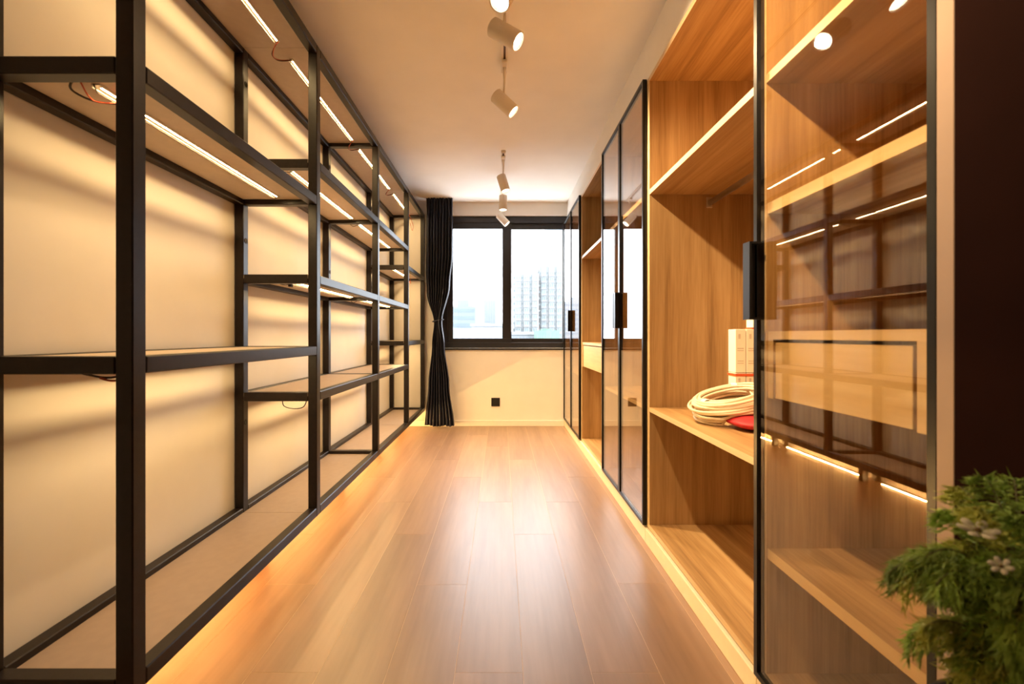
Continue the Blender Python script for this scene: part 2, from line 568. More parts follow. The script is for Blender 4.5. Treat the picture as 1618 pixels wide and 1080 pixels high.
z = zt_of('top') - .004
for b in (1, 2, 3):
    y = ST[b]
    bd = SB[('top', b)]
    wire(bd, [(LEDX, y - .05, z), (LEDX - .03, y - .03, z - .02), (LEDX - .052, y, z - .032), (LEDX - .045, y + .045, z - .03), (LEDX - .01, y + .08, z - .01), (LEDX, y + .09, z)])
    wire(bd, [(LEDX + .003, y - .05, z), (LEDX - .02, y - .04, z - .014), (LEDX - .045, y - .005, z - .038), (LEDX - .04, y + .05, z - .024), (LEDX, y + .09, z)], 'wire_r', .0018)
z = zt_of('r1') - .004
bd = SB[('r1', 0)]
y = ST[0] + T
wire(bd, [(LEDX + .01, y + .16, z), (LEDX + .0, y + .12, z - .012), (LEDX - .05, y + .09, z - .018), (LEDX - .075, y + .055, z - .008), (LEDX - .05, y + .03, z + .002), (LEDX - .01, y + .02, z + .002)], 'wire_d', .003)
wire(bd, [(LEDX + .012, y + .15, z), (LEDX + .01, y + .11, z - .015), (LEDX - .045, y + .085, z - .02), (LEDX - .03, y + .03, z)], 'wire_r', .002)
for lev in ('sa', 'sb'):
    z = zt_of(lev) - .004
    for b in (1, 2):
        y = ST[b] + T
        bd = SB[(lev, b)]
        wire(bd, [(LEDX, y + .06, z), (LEDX - .01, y + .02, z - .02), (LEDX - .03, y + .0, z - .032 if b == 2 else z - .02), (LEDX - .06, y + .03, z - .01)], 'wire_d', .002)
z = zt_of('sc') - .004
wire(SB[('sc', 1)], [(LEDX - .03, ST[1] + .06, z), (LEDX - .028, ST[1] + .065, z - .05), (LEDX + .02, ST[1] + .07, z - .066), (LEDX + .07, ST[1] + .07, z - .055), (LEDX + .09, ST[1] + .07, z)], 'wire_d', .0024)
z = zt_of('r2') - .004
wire(SB[('r2', 0)], [(LEDX - .02, ST[0] + .06, z - .02), (LEDX - .0, ST[0] + .062, z - .026), (LEDX + .05, ST[0] + .07, z - .034), (LEDX + .1, ST[0] + .1, z - .02)], 'wire_d', .003)
wire(SB[('r2', 0)], [(LEDX + .03, ST[0] + .062, z - .034), (LEDX + .06, ST[0] + .07, z - .042), (LEDX + .1, ST[0] + .1, z - .03)], 'wire_r', .003)
# little black junction box under a board
box('connector', (-1.055, -1.04), (ST[1] + .06, ST[1] + .085), (zt_of('sb') - .034, zt_of('sb') - .009), 'black_p', SB[('sb', 1)], .002)
z = zt_of('r1')
wire(SB[('r1', 3)], [(LEDX, 5.15, z), (LEDX + .0, 5.17, z - .03), (LEDX + .02, 5.18, z - .06), (LEDX + .01, 5.2, z - .02), (LEDX + .01, 5.23, z)], 'wire_r', .0022)
z = zt_of('top')
wire(SB[('top', 3)], [(LEDX, 5.15, z), (LEDX + .02, 5.2, z - .06), (LEDX + .04, 5.21, z - .13), (LEDX + .03, 5.21, z - .18), (LEDX + .01, 5.2, z - .1)], 'wire_r', .0025)

# ------------------------------------------------------------------ oak wardrobes on the right
CF = 0.745            # carcass front
BK = 1.30             # back
PT = 0.022
CT = 2.352            # carcass top
CB = 0.078


def door(unit, y0, y1, handle):
    """frame door in the plane DOOR_X; handle 'near' or 'far' stile"""
    s = 0.016
    x = (DOOR_X, DOOR_X + .021)
    zz = (0.084, 2.357)
    bm = bmesh.new()
    add_box(bm, x, (y0, y0 + s), zz)
    add_box(bm, x, (y1 - s, y1), zz)
    add_box(bm, x, (y0 + s, y1 - s), (zz[0], zz[0] + s))
    add_box(bm, x, (y0 + s, y1 - s), (zz[1] - s, zz[1]))
    d = mesh_obj('door', bm, 'alu', (DOOR_X, y0, zz[0]), unit, smooth=False)
    d['label'] = 'black framed door with bronze tinted glass'
    box('glass_pane', (DOOR_X + .006, DOOR_X + .011), (y0 + s, y1 - s), (zz[0] + s, zz[1] - s), 'bronze', d)
    hy = (y0 + .003, y0 + .037) if handle == 'near' else (y1 - .037, y1 - .003)
    hz = (EYE + .045, EYE + .262)
    hm = bmesh.new()
    add_box(hm, (DOOR_X - .032, DOOR_X - .026), hy, hz)
    e = (hy[1] - .006, hy[1]) if handle == 'far' else (hy[0], hy[0] + .006)
    add_box(hm, (DOOR_X - .026, DOOR_X), e, hz)
    add_box(hm, (DOOR_X - .026, DOOR_X), hy, (hz[0], hz[0] + .006))
    add_box(hm, (DOOR_X - .026, DOOR_X), hy, (hz[1] - .006, hz[1]))
    mesh_obj('handle', hm, 'black_p', (DOOR_X, hy[0], hz[0]), d, smooth=False)['label'] = 'black box pull handle'
    return d


def hinge(unit, y, s):
    for zz in (0.28, 1.05, 1.55, 2.15):
        box('hinge', (CF - .001, CF + .05), (y, y + .018 * s) if s > 0 else (y + .018 * s, y), (zz - .03, zz + .03), 'chrome', unit, .003)


def unit(label, y0, y1, shelves, rod_z=None, doors=(), drawer=None, pad=0.0):
    u = thing('wardrobe_unit', label, 'wardrobe', (1.02, (y0 + y1) / 2, 0), 'oak wardrobe units along the right wall')
    e = .0006
    a, b = y0 + e, y1 - e
    ca = (CF + .0015, BK)
    for p in ((a, a + PT), (b - PT, b)):
        sp = box('side_panel', ca, p, (CB, CT), 'oak_z', u)
        box('edge_band', (CF, CF + .0014), p, (CB, CT), 'oak_edge', sp)
    i0, i1 = a + PT, b - PT
    for nm, zz in (('top_panel', (CT - PT, CT)), ('bottom_panel', (CB, CB + PT))):
        p = box(nm, ca, (i0, i1), zz, 'oak_y', u)
        box('edge_band', (CF, CF + .0014), (i0, i1), zz, 'oak_edge', p)
    box('back_panel', (BK + .0005, BK + .009), (a, b), (CB, CT), 'oak_z', u)
    for z, th, inset in shelves:
        p = box('shelf', (CF + inset + .0015, BK), (i0, i1), (z - th, z), 'oak_y', u)
        box('edge_band', (CF + inset, CF + inset + .0014), (i0, i1), (z - th, z), 'oak_edge', p)
    box('plinth', (0.731, 0.749), (a, b), (0.0005, CB - .004), 'plinth', u, .002)
    box('plinth_back', (BK - .02, BK), (a, b), (0.0005, CB - .0005), 'plinth', u)
    if rod_z:
        bm = bmesh.new()
        n = 20
        ring = [[bm.verts.new((1.045 + .0085 * math.cos(2 * PI * k / n), y, rod_z + .016 * math.sin(2 * PI * k / n))) for k in range(n)] for y in (i0 + .004, i1 - .004)]
        for k in range(n):
            bm.faces.new((ring[0][k], ring[0][(k + 1) % n], ring[1][(k + 1) % n], ring[1][k]))
        bm.faces.new(ring[0]); bm.faces.new(ring[1])
        r = mesh_obj('hanging_rod', bm, 'chrome', (1.045, i0, rod_z), u)
        r['label'] = 'oval steel hanging rod'
        for yy in ((i0 + .0003, i0 + .006), (i1 - .006, i1 - .0003)):
            box('rod_bracket', (1.030, 1.060), yy, (rod_z - .024, rod_z + .030), 'chrome', r, .002)
    if drawer:
        dz0, dz1, gap = drawer
        j0 = i0 + pad          # filler strip beside the hinge side
        if pad:
            box('filler', (CF + .02, BK), (i0, j0), (dz0, dz1), 'oak_z', u)
        # case round the drawer
        p = box('drawer_case_top', (CF + .0075, BK), (j0, i1), (dz1 - PT, dz1), 'oak_y', u)
        box('edge_band', (CF + .006, CF + .0074), (j0, i1), (dz1 - PT, dz1), 'oak_edge', p)
        p = box('drawer_case_side', (CF + .0075, BK), (j0, j0 + PT), (dz0, dz1 - PT), 'oak_z', u)
        box('edge_band', (CF + .006, CF + .0074), (j0, j0 + PT), (dz0, dz1 - PT), 'oak_edge', p)
        p = box('drawer_case_side', (CF + .0075, BK), (i1 - PT, i1), (dz0, dz1 - PT), 'oak_z', u)
        box('edge_band', (CF + .006, CF + .0074), (i1 - PT, i1), (dz0, dz1 - PT), 'oak_edge', p)
        dr = box('drawer', (CF + .011, CF + .031), (j0 + PT + gap, i1 - PT - .003), (dz0 + .002, dz1 - PT - .008), 'oak_pale', u, .001)
        dr['label'] = 'oak drawer front'
        box('drawer_box', (CF + .031, BK - .02), (j0 + PT + gap + .01, i1 - PT - .02), (dz0 + .012, dz1 - PT - .03), 'oak_y', dr)
    for d in doors:
        door(u, *d)
    return u


EYS = EYE
UA, UB, UC, UD, UE = 0.7555, 1.303, 2.310, 3.285, 4.228
END = 5.285
s78, s685 = EYE + .733, EYE - .360
uA = unit('oak wardrobe bay with drawer behind the nearest bronze glass door', UA, UB,
          [(s78, .024, 0), (EYE + .372, .030, .004), (EYE - .598, .028, .004)],
          None, [(UA + .001, UB - .001, 'far')], (EYE - .175, EYE + .012, .014), pad=.022)
ep = box('end_panel', (DOOR_X, BK + .009), (0.7260, UA), (0.0, 2.357), 'endpanel', uA, .001)
ep['label'] = 'beige end panel of the wardrobe row'
uB = unit('open oak wardrobe bay holding a cable coil and white cartons', UB, UC,
          [(s78, .024, 0), (s685, .022, 0)], EYE + .665)
uC = unit('oak wardrobe behind the pair of bronze glass doors between two open bays', UC, UD,
          [(s78, .024, 0), (s685, .022, 0)], EYE + .665,
          [(UC + .012, (UC + UD) / 2 - .001, 'far'), ((UC + UD) / 2 + .001, UD - .008, 'near')])
uD = unit('open oak wardrobe bay with pale drawer between the two double glass doors', UD, UE,
          [(s78, .024, 0)], EYE + .665, (), (EYE - .285, EYE - .06, .003))
uE = unit('oak wardrobe behind the farthest pair of bronze glass doors beside the window', UE, END,
          [(s78, .024, 0), (s685, .022, 0)], EYE + .665,
          [(UE + .008, (UE + END) / 2 - .001, 'far'), ((UE + END) / 2 + .001, END - .002, 'near')])
for u_, y_, s_ in ((uC, UC + PT + .001, 1), (uE, UE + PT + .001, 1)):
    hinge(u_, y_, s_)

# ------------------------------------------------------------------ ceiling tracks and spotlights
TX = 0.018


def track(label, y0, y1):
    t = thing('ceiling_track', label, 'track', (TX, y0, CEIL), 'lighting tracks on the ceiling')
    w, h = .017, .020
    bm = bmesh.new()
    add_box(bm, (TX - w, TX - .006), (y0, y1), (CEIL - h, CEIL - .0005))
    add_box(bm, (TX + .006, TX + w), (y0, y1), (CEIL - h, CEIL - .0005))
    add_box(bm, (TX - .006, TX + .006), (y0, y1), (CEIL - .006, CEIL - .0005))
    mesh_obj('rail', bm, 'white_p', (TX, y0, CEIL), t, smooth=False)
    box('slot', (TX - .0058, TX + .0058), (y0 + .005, y1 - .005), (CEIL - .0135, CEIL - .0062), 'slot', t)['label'] = 'copper brown conductor slot'
    for yy in ((y0 - .012, y0), (y1, y1 + .012)):
        box('end_cap', (TX - w - .001, TX + w + .001), yy, (CEIL - h - .001, CEIL - .0005), 'white_p', t, .002)


def spot(label, y, aim, drop=0.245, off=(0, 0), power=1.0):
    """track head: adapter, stem, tilting cylinder; aim = direction of the beam"""
    t = thing('track_spotlight', label, 'spotlight', (TX, y, CEIL - .021), 'white track spotlights')
    zc = CEIL - drop
    box('adapter', (TX - .016, TX + .016), (y - .055, y + .055), (CEIL - .040, CEIL - .0215), 'white_p', t, .003)
    c = Vector((TX + off[0], y + off[1], zc))
    bm = bmesh.new()
    add_tube(bm, [(TX, y, CEIL - .040), (TX, y, CEIL - .075), (TX, y, CEIL - .11), (TX - .004, y, zc + .055)], [.011, .009, .006, .006], 12)
    mesh_obj('stem', bm, 'white_p', (TX, y, CEIL - .04), t)
    d = Vector(aim).normalized()
    q = (-d).to_track_quat('Z', 'Y').to_matrix().to_4x4()
    mt = Matrix.Translation(c) @ q          # local +z points backwards, beam along -z
    R, H = .040, .145
    bm = bmesh.new()
    add_lathe(bm, [(0, H / 2), (R - .004, H / 2), (R, H / 2 - .004), (R, -H / 2 + .001), (R - .001, -H / 2), (R - .005, -H / 2), (R - .006, -H / 2 + .012), (R - .006, -H / 2 + .03), (0, -H / 2 + .03)], mt, 32)
    hs = mesh_obj('housing', bm, 'white_p', c, t)
    bm = bmesh.new()
    add_lathe(bm, [(.020, -H / 2 + .024), (R - .0065, -H / 2 + .004)], mt, 32)
    mesh_obj('reflector', bm, 'reflector', c, t)
    bm = bmesh.new()
    add_lathe(bm, [(0, -H / 2 + .013), (.020, -H / 2 + .013), (R - .0068, -H / 2 + .006), (R - .0068, -H / 2 + .0105), (.02, -H / 2 + .017), (0, -H / 2 + .017)], mt, 32)
    mesh_obj('lens', bm, 'lens', c, t)['label'] = 'glowing lens'
    L = bpy.data.lights.new('beam', 'SPOT')
    L.energy = SPOT_W * power
    L.color = SPOT_COL
    L.spot_size = math.radians(92)
    L.spot_blend = 1.0
    L.shadow_soft_size = 0.022
    lo = bpy.data.objects.new('beam', L)
    COL.objects.link(lo)
    lo.parent = t
    lo.matrix_local = Matrix.Translation(-wo(t)) @ mt @ Matrix.Translation((0, 0, -H / 2 - .004))
    return t


track('white ceiling track nearest the camera with its lamps overhead', 0.55, 2.64)
track('white ceiling track near the window carrying three spotlights', 3.82, 5.19)
spot('white track spotlight overhead at the near track end, above the frame', 0.80, (.75, .22, -.62), .24)
spot('white track spotlight aimed left, cut by the top of the photo', 1.70, (-.34, -.42, -.85), .265, power=.18)
spot('white track spotlight second from camera, tilted towards the open wardrobe', 1.98, (.80, -.22, -.60), .24)
spot('white track spotlight at the window end of the near track', 2.57, (.72, -.06, -.70), .24)
spot('white track spotlight nearest the camera on the track by the window', 3.92, (.28, -.12, -.95), .24)
spot('white track spotlight pointing straight down by the window', 4.46, (.0, -.05, -1), .25)
spot('white track spotlight closest to the window, tilted right', 5.10, (.68, -.06, -.73), .25)

# ------------------------------------------------------------------ curtain
cu = thing('curtain', 'dark navy pleated curtain tied at the waist beside the window', 'curtain', (-.69, 5.12, .02))


def lerp_tab(tab, z):
    for (za, a), (zb, b) in zip(tab[:-1], tab[1:]):
        if za >= z >= zb:
            t = (za - z) / (za - zb)
            t = t * t * (3 - 2 * t)
            return a + (b - a) * t
    return tab[-1][1]


CY = 5.13
LT = [(2.60, -.842), (1.75, -.845), (1.52, -.835), (1.20, -.757), (.95, -.783), (.5, -.825), (.02, -.862)]
RT = [(2.60, -.548), (1.95, -.550), (1.62, -.580), (1.20, -.668), (.95, -.640), (.5, -.585), (.02, -.528)]
bm = bmesh.new()
NS, NZ = 150, 60
grid = []
for j in range(NZ + 1):
    z = 2.598 - (2.598 - .028) * j / NZ
    x0, x1 = lerp_tab(LT, z), lerp_tab(RT, z)
    wdt = (x1 - x0)
    row = []
    for i in range(NS + 1):
        s = i / NS
        amp = .016 + .05 * (1 - wdt / .30) * .5 + .010 * (.5 if z > 2.4 else 1)
        ph = 2 * PI * 9 * s + .9 * math.sin(3.1 * z + 4 * s) * (0 if z > 2.5 else .5)
        y = CY + amp * math.sin(ph) + .008 * math.sin(2 * PI * 3.3 * s + 2.0 * z)
        x = x0 + wdt * (s + .006 * math.sin(2 * ph))
        zz = z + (.006 * math.sin(2 * PI * 2 * s) + .02 * abs(s - .55) if j == NZ else 0)
        row.append(bm.verts.new((x, y, zz)))
    grid.append(row)
for j in range(NZ):
    for i in range(NS):
        bm.faces.new((grid[j][i], grid[j][i + 1], grid[j + 1][i + 1], grid[j + 1][i]))
cl = mesh_obj('cloth', bm, 'curtain', (-.69, CY, .02), cu)
sol = cl.modifiers.new('thick', 'SOLIDIFY'); sol.thickness = .002
bm = bmesh.new()
pts = []
for k in range(28):
    a = 2 * PI * k / 28
    pts.append((-.713 + .062 * math.cos(a), CY + .062 * math.sin(a), 1.22 + .012 * math.cos(a)))
add_tube(bm, pts, .006, 8, closed=True)
mesh_obj('tieback', bm, 'curtain', (-.713, CY, 1.22), cu)
bm = bmesh.new()
add_tube(bm, [(-.655, CY - .055, 1.56), (-.662, CY - .062, 1.45), (-.678, CY - .066, 1.33), (-.70, CY - .068, 1.23), (-.705, CY - .07, 1.08), (-.707, CY - .072, .98)], .0012, 6)
add_tube(bm, [(-.698, CY - .068, 1.23), (-.690, CY - .07, 1.12), (-.68, CY - .072, 1.02)], .001, 6)
mesh_obj('tie_cord', bm, 'tie', (-.70, CY - .06, 1.23), cu)['label'] = 'thin pale cord'
struct(box('trim_2', (-.87, WX0 + .17), (CY - .03, CY + .03), (CEIL - .0015, CEIL - .0003), 'base'), 'slim curtain rail on the ceiling')

# ------------------------------------------------------------------ wall outlet
ox, oz = -.066, EYE - .772
ot = thing('wall_outlet', 'square black wall outlet low under the window', 'outlet', (ox, FAR, oz))
box('plate', (ox - .050, ox + .050), (FAR - .009, FAR - .0003), (oz - .050, oz + .050), 'black_p', ot, .003)
sk = box('socket', (ox - .036, ox + .036), (FAR - .0105, FAR - .009), (oz - .036, oz + .036), 'black_p', ot, .0005)
for dx, dz, ww, hh in ((-.010, .014, .003, .010), (.010, .014, .003, .010), (0, -.008, .003, .009), (-.011, -.02, .003, .009), (.011, -.02, .003, .009)):
    box('slot', (ox + dx - ww, ox + dx + ww), (FAR - .011, FAR - .0105), (oz + dz - hh / 2, oz + dz + hh / 2), 'hole', sk)

# ------------------------------------------------------------------ cartons, coil and red bag in the open bay
SZ = s685
cy, cx = 2.02, 1.040
for r in range(2):
    for k in range(4):
        x0 = cx + k * .0485
        z0 = SZ + .0005 + r * .195
        cb = box('carton', (x0, x0 + .046), (cy, cy + .065), (z0, z0 + .193), 'carton', None, .0015)
        pos = ['leftmost', 'second from left', 'third from left', 'rightmost'][k]
        tag(cb, f'slim white carton, {pos} in the {"upper" if r else "lower"} layer on the wardrobe shelf', 'carton', 'slim white cartons bundled on the shelf')
        for (a, b_) in ((.15, .172), (.105, .110), (.096, .100), (.05, .054), (.04, .044)):
            w = (.012, .022) if a == .15 else (.008, .036)
            box('print', (x0 + w[0], x0 + w[1]), (cy - .0006, cy - .0001), (z0 + a, z0 + b_), 'print', cb)
for r, zz in ((0, SZ + .180), (1, SZ + .3885)):
    bm = bmesh.new()
    h = .011
    x0, x1, y0, y1 = cx - .0015, cx + 4 * .0485, cy - .0015, cy + .0665
    if r == 0:
        add_box(bm, (x0 - .0008, x1 + .0008), (y0 - .0008, y0), (zz, zz + h))
        add_box(bm, (x0 - .0008, x1 + .0008), (y1, y1 + .0008), (zz, zz + h))
        add_box(bm, (x0 - .0008, x0), (y0, y1), (zz, zz + h))
        add_box(bm, (x1, x1 + .0008), (y0, y1), (zz, zz + h))
    else:
        add_box(bm, (cx + .075, cx + .19), (cy + .005, cy + .06), (zz - .002 + .0005, zz + .006))
    tag(mesh_obj('strap', bm, 'strap', (cx, cy, zz), smooth=False), ['orange red strap around the white cartons', 'flat orange red band lying on top of the cartons'][r], 'strap')
tc_ = box('carton', (cx + .08, cx + .18), (cy + .005, cy + .06), (SZ + .3955, SZ + .46), 'carton', None, .0015)
tag(tc_, 'small white carton lying on the orange band above the upright ones', 'carton')

# red bag: a soft flattened sack
bm = bmesh.new()
bmesh.ops.create_icosphere(bm, subdivisions=4, radius=1)
for v in bm.verts:
    p = v.co
    n = .06 * math.sin(7 * p.x + 3 * p.y) + .05 * math.sin(9 * p.y - 4 * p.x)
    sx = math.copysign(abs(p.x) ** .7, p.x); sy = math.copysign(abs(p.y) ** .7, p.y)
    v.co = Vector((1.045 + .165 * sx, 1.755 + .12 * sy, SZ + .028 + .0265 * p.z * (1 + n)))
    if v.co.z < SZ + .004:
        v.co.z = SZ + .0015
tag(mesh_obj('cloth_bag', bm, 'red', (1.045, 1.755, SZ)), 'crimson cloth bag lying under the cable coil', 'bag')

# cable coil: one long cable wound many times, propped up on the bag
coil = thing('cable_coil', 'coil of cream cable propped on the red bag', 'cable', (.97, 1.87, SZ))
bm = bmesh.new()
pts = []
turns = 40
per = 36
tilt = Matrix.Rotation(math.radians(-13), 4, 'Y') @ Matrix.Rotation(math.radians(7), 4, 'X')
rnd = [(random.uniform(-.020, .020), random.uniform(-.016, .016), random.uniform(-.016, .016), random.uniform(.66, 1.06)) for _ in range(turns + 2)]
rnd = [(a, b, c, d) for a, b, c, d in rnd]
for t in range(turns * per):
    k, f = divmod(t, per)
    f /= per
    f = f
    A, B = rnd[k], rnd[k + 1]
    g = [A[i] + (B[i] - A[i]) * f for i in range(4)]
    a = 2 * PI * f
    layer = .012 + .085 * ((k * 5) % turns) / turns
    rx, ry = .155 * g[3], .128 * g[3]
    p = Vector((g[0] + rx * math.cos(a), g[1] + ry * math.sin(a), layer + g[2] * .8 * math.sin(a + k)))
    p = tilt @ p
    pts.append(Vector((.965, 1.89, SZ + .040)) + p)
mz = min(p.z for p in pts)
pts = [p + Vector((0, 0, SZ + .0065 - mz)) for p in pts]


def bag_top(p):
    # height of the red bag's surface under a point
    a = abs((p.x - 1.045) / .165) ** (1 / .7); b = abs((p.y - 1.755) / .12) ** (1 / .7)
    r = a * a + b * b
    return SZ + .028 + .0265 * 1.1 * math.sqrt(1 - r) if r < 1 else SZ


pts = [Vector((p.x, p.y, max(p.z, bag_top(p) + .0075))) for p in pts]
# keep the cable above the shelf and above the bag
add_tube(bm, pts, .0058, 7)
mesh_obj('cable', bm, 'cable', pts[0], coil)
cc = sum(pts, Vector()) / len(pts)
for ang, nm in ((195, 'tie_wrap'), (62, 'tie_wrap')):
    a = math.radians(ang)
    near = [p for p in pts if abs(((math.atan2(p.y - cc.y, p.x - cc.x) - a + PI) % (2 * PI)) - PI) < .10]
    c = max(near, key=lambda p: p.z) - Vector((0, 0, .012))
    rad = Vector((math.cos(a), math.sin(a), 0)); up = Vector((0, 0, 1)); tg = rad.cross(up)
    du = max(abs((p - c).dot(up)) for p in near) + .009
    dr = max(abs((p - c).dot(rad)) for p in near) + .009
    du, dr = .020, .024
    wb = bmesh.new()
    n = 18
    rings = []
    for s in (-.014, -.005, .005, .014):
        rg = []
        for k in range(n):
            th = 2 * PI * k / n
            j = random.uniform(.93, 1.07)
            q = c + tg * (s + random.uniform(-.003, .003)) + (rad * math.cos(th) * dr + up * math.sin(th) * du) * j
            q.z = max(q.z, SZ + .001)
            rg.append(wb.verts.new(q))
        rings.append(rg)
    for r0, r1 in zip(rings[:-1], rings[1:]):
        for k in range(n):
            wb.faces.new((r0[k], r0[(k + 1) % n], r1[(k + 1) % n], r1[k]))
    w = mesh_obj(nm, wb, 'wrap', c, coil)
    w['label'] = 'crumpled clear plastic wrap'

# ------------------------------------------------------------------ fern in a tall pot in the right foreground
fx, fyy = .60, .50
fern = thing('potted_fern', 'feathery green fern with small cream flowers in a tall dark pot', 'plant', (fx, fyy, 0))
bm = bmesh.new()
add_lathe(bm, [(0, 0.0005), (.065, .0005), (.07, .01), (.095, .50), (.10, .58), (.10, .60), (.092, .60), (.088, .57), (0, .57)], Matrix.Translation((fx, fyy, 0)), 28)
mesh_obj('pot', bm, 'pot', (fx, fyy, 0), fern)
bm = bmesh.new()
add_lathe(bm, [(0, .584), (.086, .580), (.089, .571)], Matrix.Translation((fx, fyy, 0)), 24)
mesh_obj('soil', bm, 'soil', (fx, fyy, .58), fern)


def bez(p0, p1, p2, t):
    return p0 * (1 - t) ** 2 + p1 * 2 * t * (1 - t) + p2 * t * t


def frond(p0, p1, p2, mat, dens=1.0, spread=.05):
    p0, p1, p2 = Vector(p0), Vector(p1), Vector(p2)
    n = 26
    pts = [bez(p0, p1, p2, i / n) for i in range(n + 1)]
    bm = bmesh.new()
    add_tube(bm, pts, [.0020 * (1 - .7 * i / n) for i in range(n + 1)], 5, mi=1)
    L = (p2 - p0).length
    for i in range(5, n + 1):
        t = i / n
        base = pts[i]
        tg = (pts[i] - pts[i - 1]).normalized()
        side = tg.cross(Vector((0, 0, 1)))
        if side.length < .1:
            side = tg.cross(Vector((0, 1, 0)))
        side.normalize()
        upv = side.cross(tg).normalized()
        for s in (-1, 1):
            ln = spread * (.35 + .65 * math.sin(PI * min(1, .12 + t * .88))) * random.uniform(.75, 1.2)
            d = (side * s * random.uniform(.7, 1.1) + tg * random.uniform(.5, .9) + upv * random.uniform(-.45, .25) + Vector((0, 0, -.28))).normalized()
            m = max(4, int(9 * dens))
            for j in range(m):
                q = base + d * ln * (j + .5) / m + Vector((0, 0, -.012)) * ((j + 1) / m) ** 2
                for _ in range(2):
                    nd = (d * random.uniform(.5, 1.0) + side * random.uniform(-.8, .8) + upv * random.uniform(-.7, .7) + tg * .3 + Vector((0, 0, -.45))).normalized()
                    nl = random.uniform(.009, .017)
                    wv = nd.cross(Vector((random.uniform(-1, 1), random.uniform(-1, 1), random.uniform(-1, 1)))).normalized() * random.uniform(.0009, .0016)
                    a = bm.verts.new(q - wv); b = bm.verts.new(q + wv); c = bm.verts.new(q + nd * nl)
                    mid = bm.verts.new(q + nd * nl * .5 + wv.cross(nd) * .6)
                    bm.faces.new((a, b, mid)); bm.faces.new((b, c, mid)); bm.faces.new((c, a, mid))
    return mesh_obj('frond', bm, [mat, 'stem'], p0, fern, smooth=False)


def at(px, py, D):
    return Vector(((px - 792) / PX_F * D, D, EYE + (530 - py) / PX_F * D))


crown = Vector((fx, fyy, .585))
FR = [  # tip and bend of each frond, with the depth at which it stands
    ((1490, 805), .58, (1580, 815)), ((1515, 768), .60, (1590, 805)), ((1558, 754), .56, (1610, 825)),
    ((1602, 756), .58, (1620, 840)), ((1640, 790), .55, (1640, 870)), ((1545, 806), .52, (1600, 825)), ((1600, 815), .52, (1630, 845)),
    ((1404, 905), .56, (1520, 800)), ((1414, 885), .60, (1560, 805)), ((1424, 920), .54, (1540, 800)), ((1450, 900), .58, (1540, 825)),
    ((1462, 880), .52, (1560, 800)), ((1478, 925), .50, (1560, 820)), ((1505, 860), .55, (1570, 825)), ((1510, 925), .53, (1570, 840)), ((1532, 900), .50, (1580, 840)),
    ((1434, 1008), .55, (1520, 930)), ((1462, 990), .53, (1540, 930)),
    ((1590, 880), .48, (1620, 850)), ((1614, 930), .46, (1640, 870)), ((1604, 1000), .46, (1622, 880)), ((1640, 960), .46, (1650, 890)),
    ((1586, 1030), .48, (1604, 900)), ((1560, 940), .52, (1592, 855)), ((1612, 1070), .48, (1624, 930)), ((1522, 1065), .52, (1570, 960)),
]
for i, (tip, D, mid) in enumerate(FR):
    p2 = at(*tip, D)
    p1 = at(*mid, (D + fyy) / 2)
    p2.x = min(p2.x, .69); p1.x = min(p1.x, .68)
    frond(crown + Vector((random.uniform(-.04, .04), random.uniform(-.04, .04), 0)), p1, p2, 'leaf2' if i % 4 == 1 else 'leaf', 1.0, .037)


def flower(p, nrm, r=.020):
    p = Vector(p)
    mt = Matrix.Translation(p) @ Vector(nrm).to_track_quat('Z', 'Y').to_matrix().to_4x4()
    bm = bmesh.new()
    for k in range(6):
        a0 = 2 * PI * k / 6
        prof = [(.15, 0), (.55, .28), (.9, .22), (1.0, 0)]
        le, ri = [], []
        for rr, w in prof:
            h = .25 * rr * rr - .05
            le.append(bm.verts.new(mt @ Vector((r * (rr * math.cos(a0) - w * math.sin(a0)), r * (rr * math.sin(a0) + w * math.cos(a0)), r * h))))
            ri.append(bm.verts.new(mt @ Vector((r * (rr * math.cos(a0) + w * math.sin(a0)), r * (rr * math.sin(a0) - w * math.cos(a0)), r * h))))
        for i in range(3):
            bm.faces.new((le[i], le[i + 1], ri[i + 1], ri[i]))
    f = mesh_obj('flower', bm, 'petal', p, fern)
    so = f.modifiers.new('thick', 'SOLIDIFY'); so.thickness = .0008
    bm = bmesh.new()
    add_lathe(bm, [(0, r * .22), (r * .12, r * .18), (r * .2, 0), (0, -r * .05)], mt, 10)
    mesh_obj('flower_centre', bm, 'pollen', p, f)


flower(at(1545, 838, .50), (-.15, -.25, .95), .018)
flower(at(1582, 894, .47), (-.5, -.3, .6), .010)

# ------------------------------------------------------------------ city outside the window
GZ = -45.0
struct(box('ground_outside', (-700, 700), (60, 1500), (GZ - 1, GZ), 'ground'), 'haze toned city ground far below')


def pxx(px, D):
    return (px - 792) / PX_F * D


def pzz(py, D):
    return EYE + (530 - py) / PX_F * D


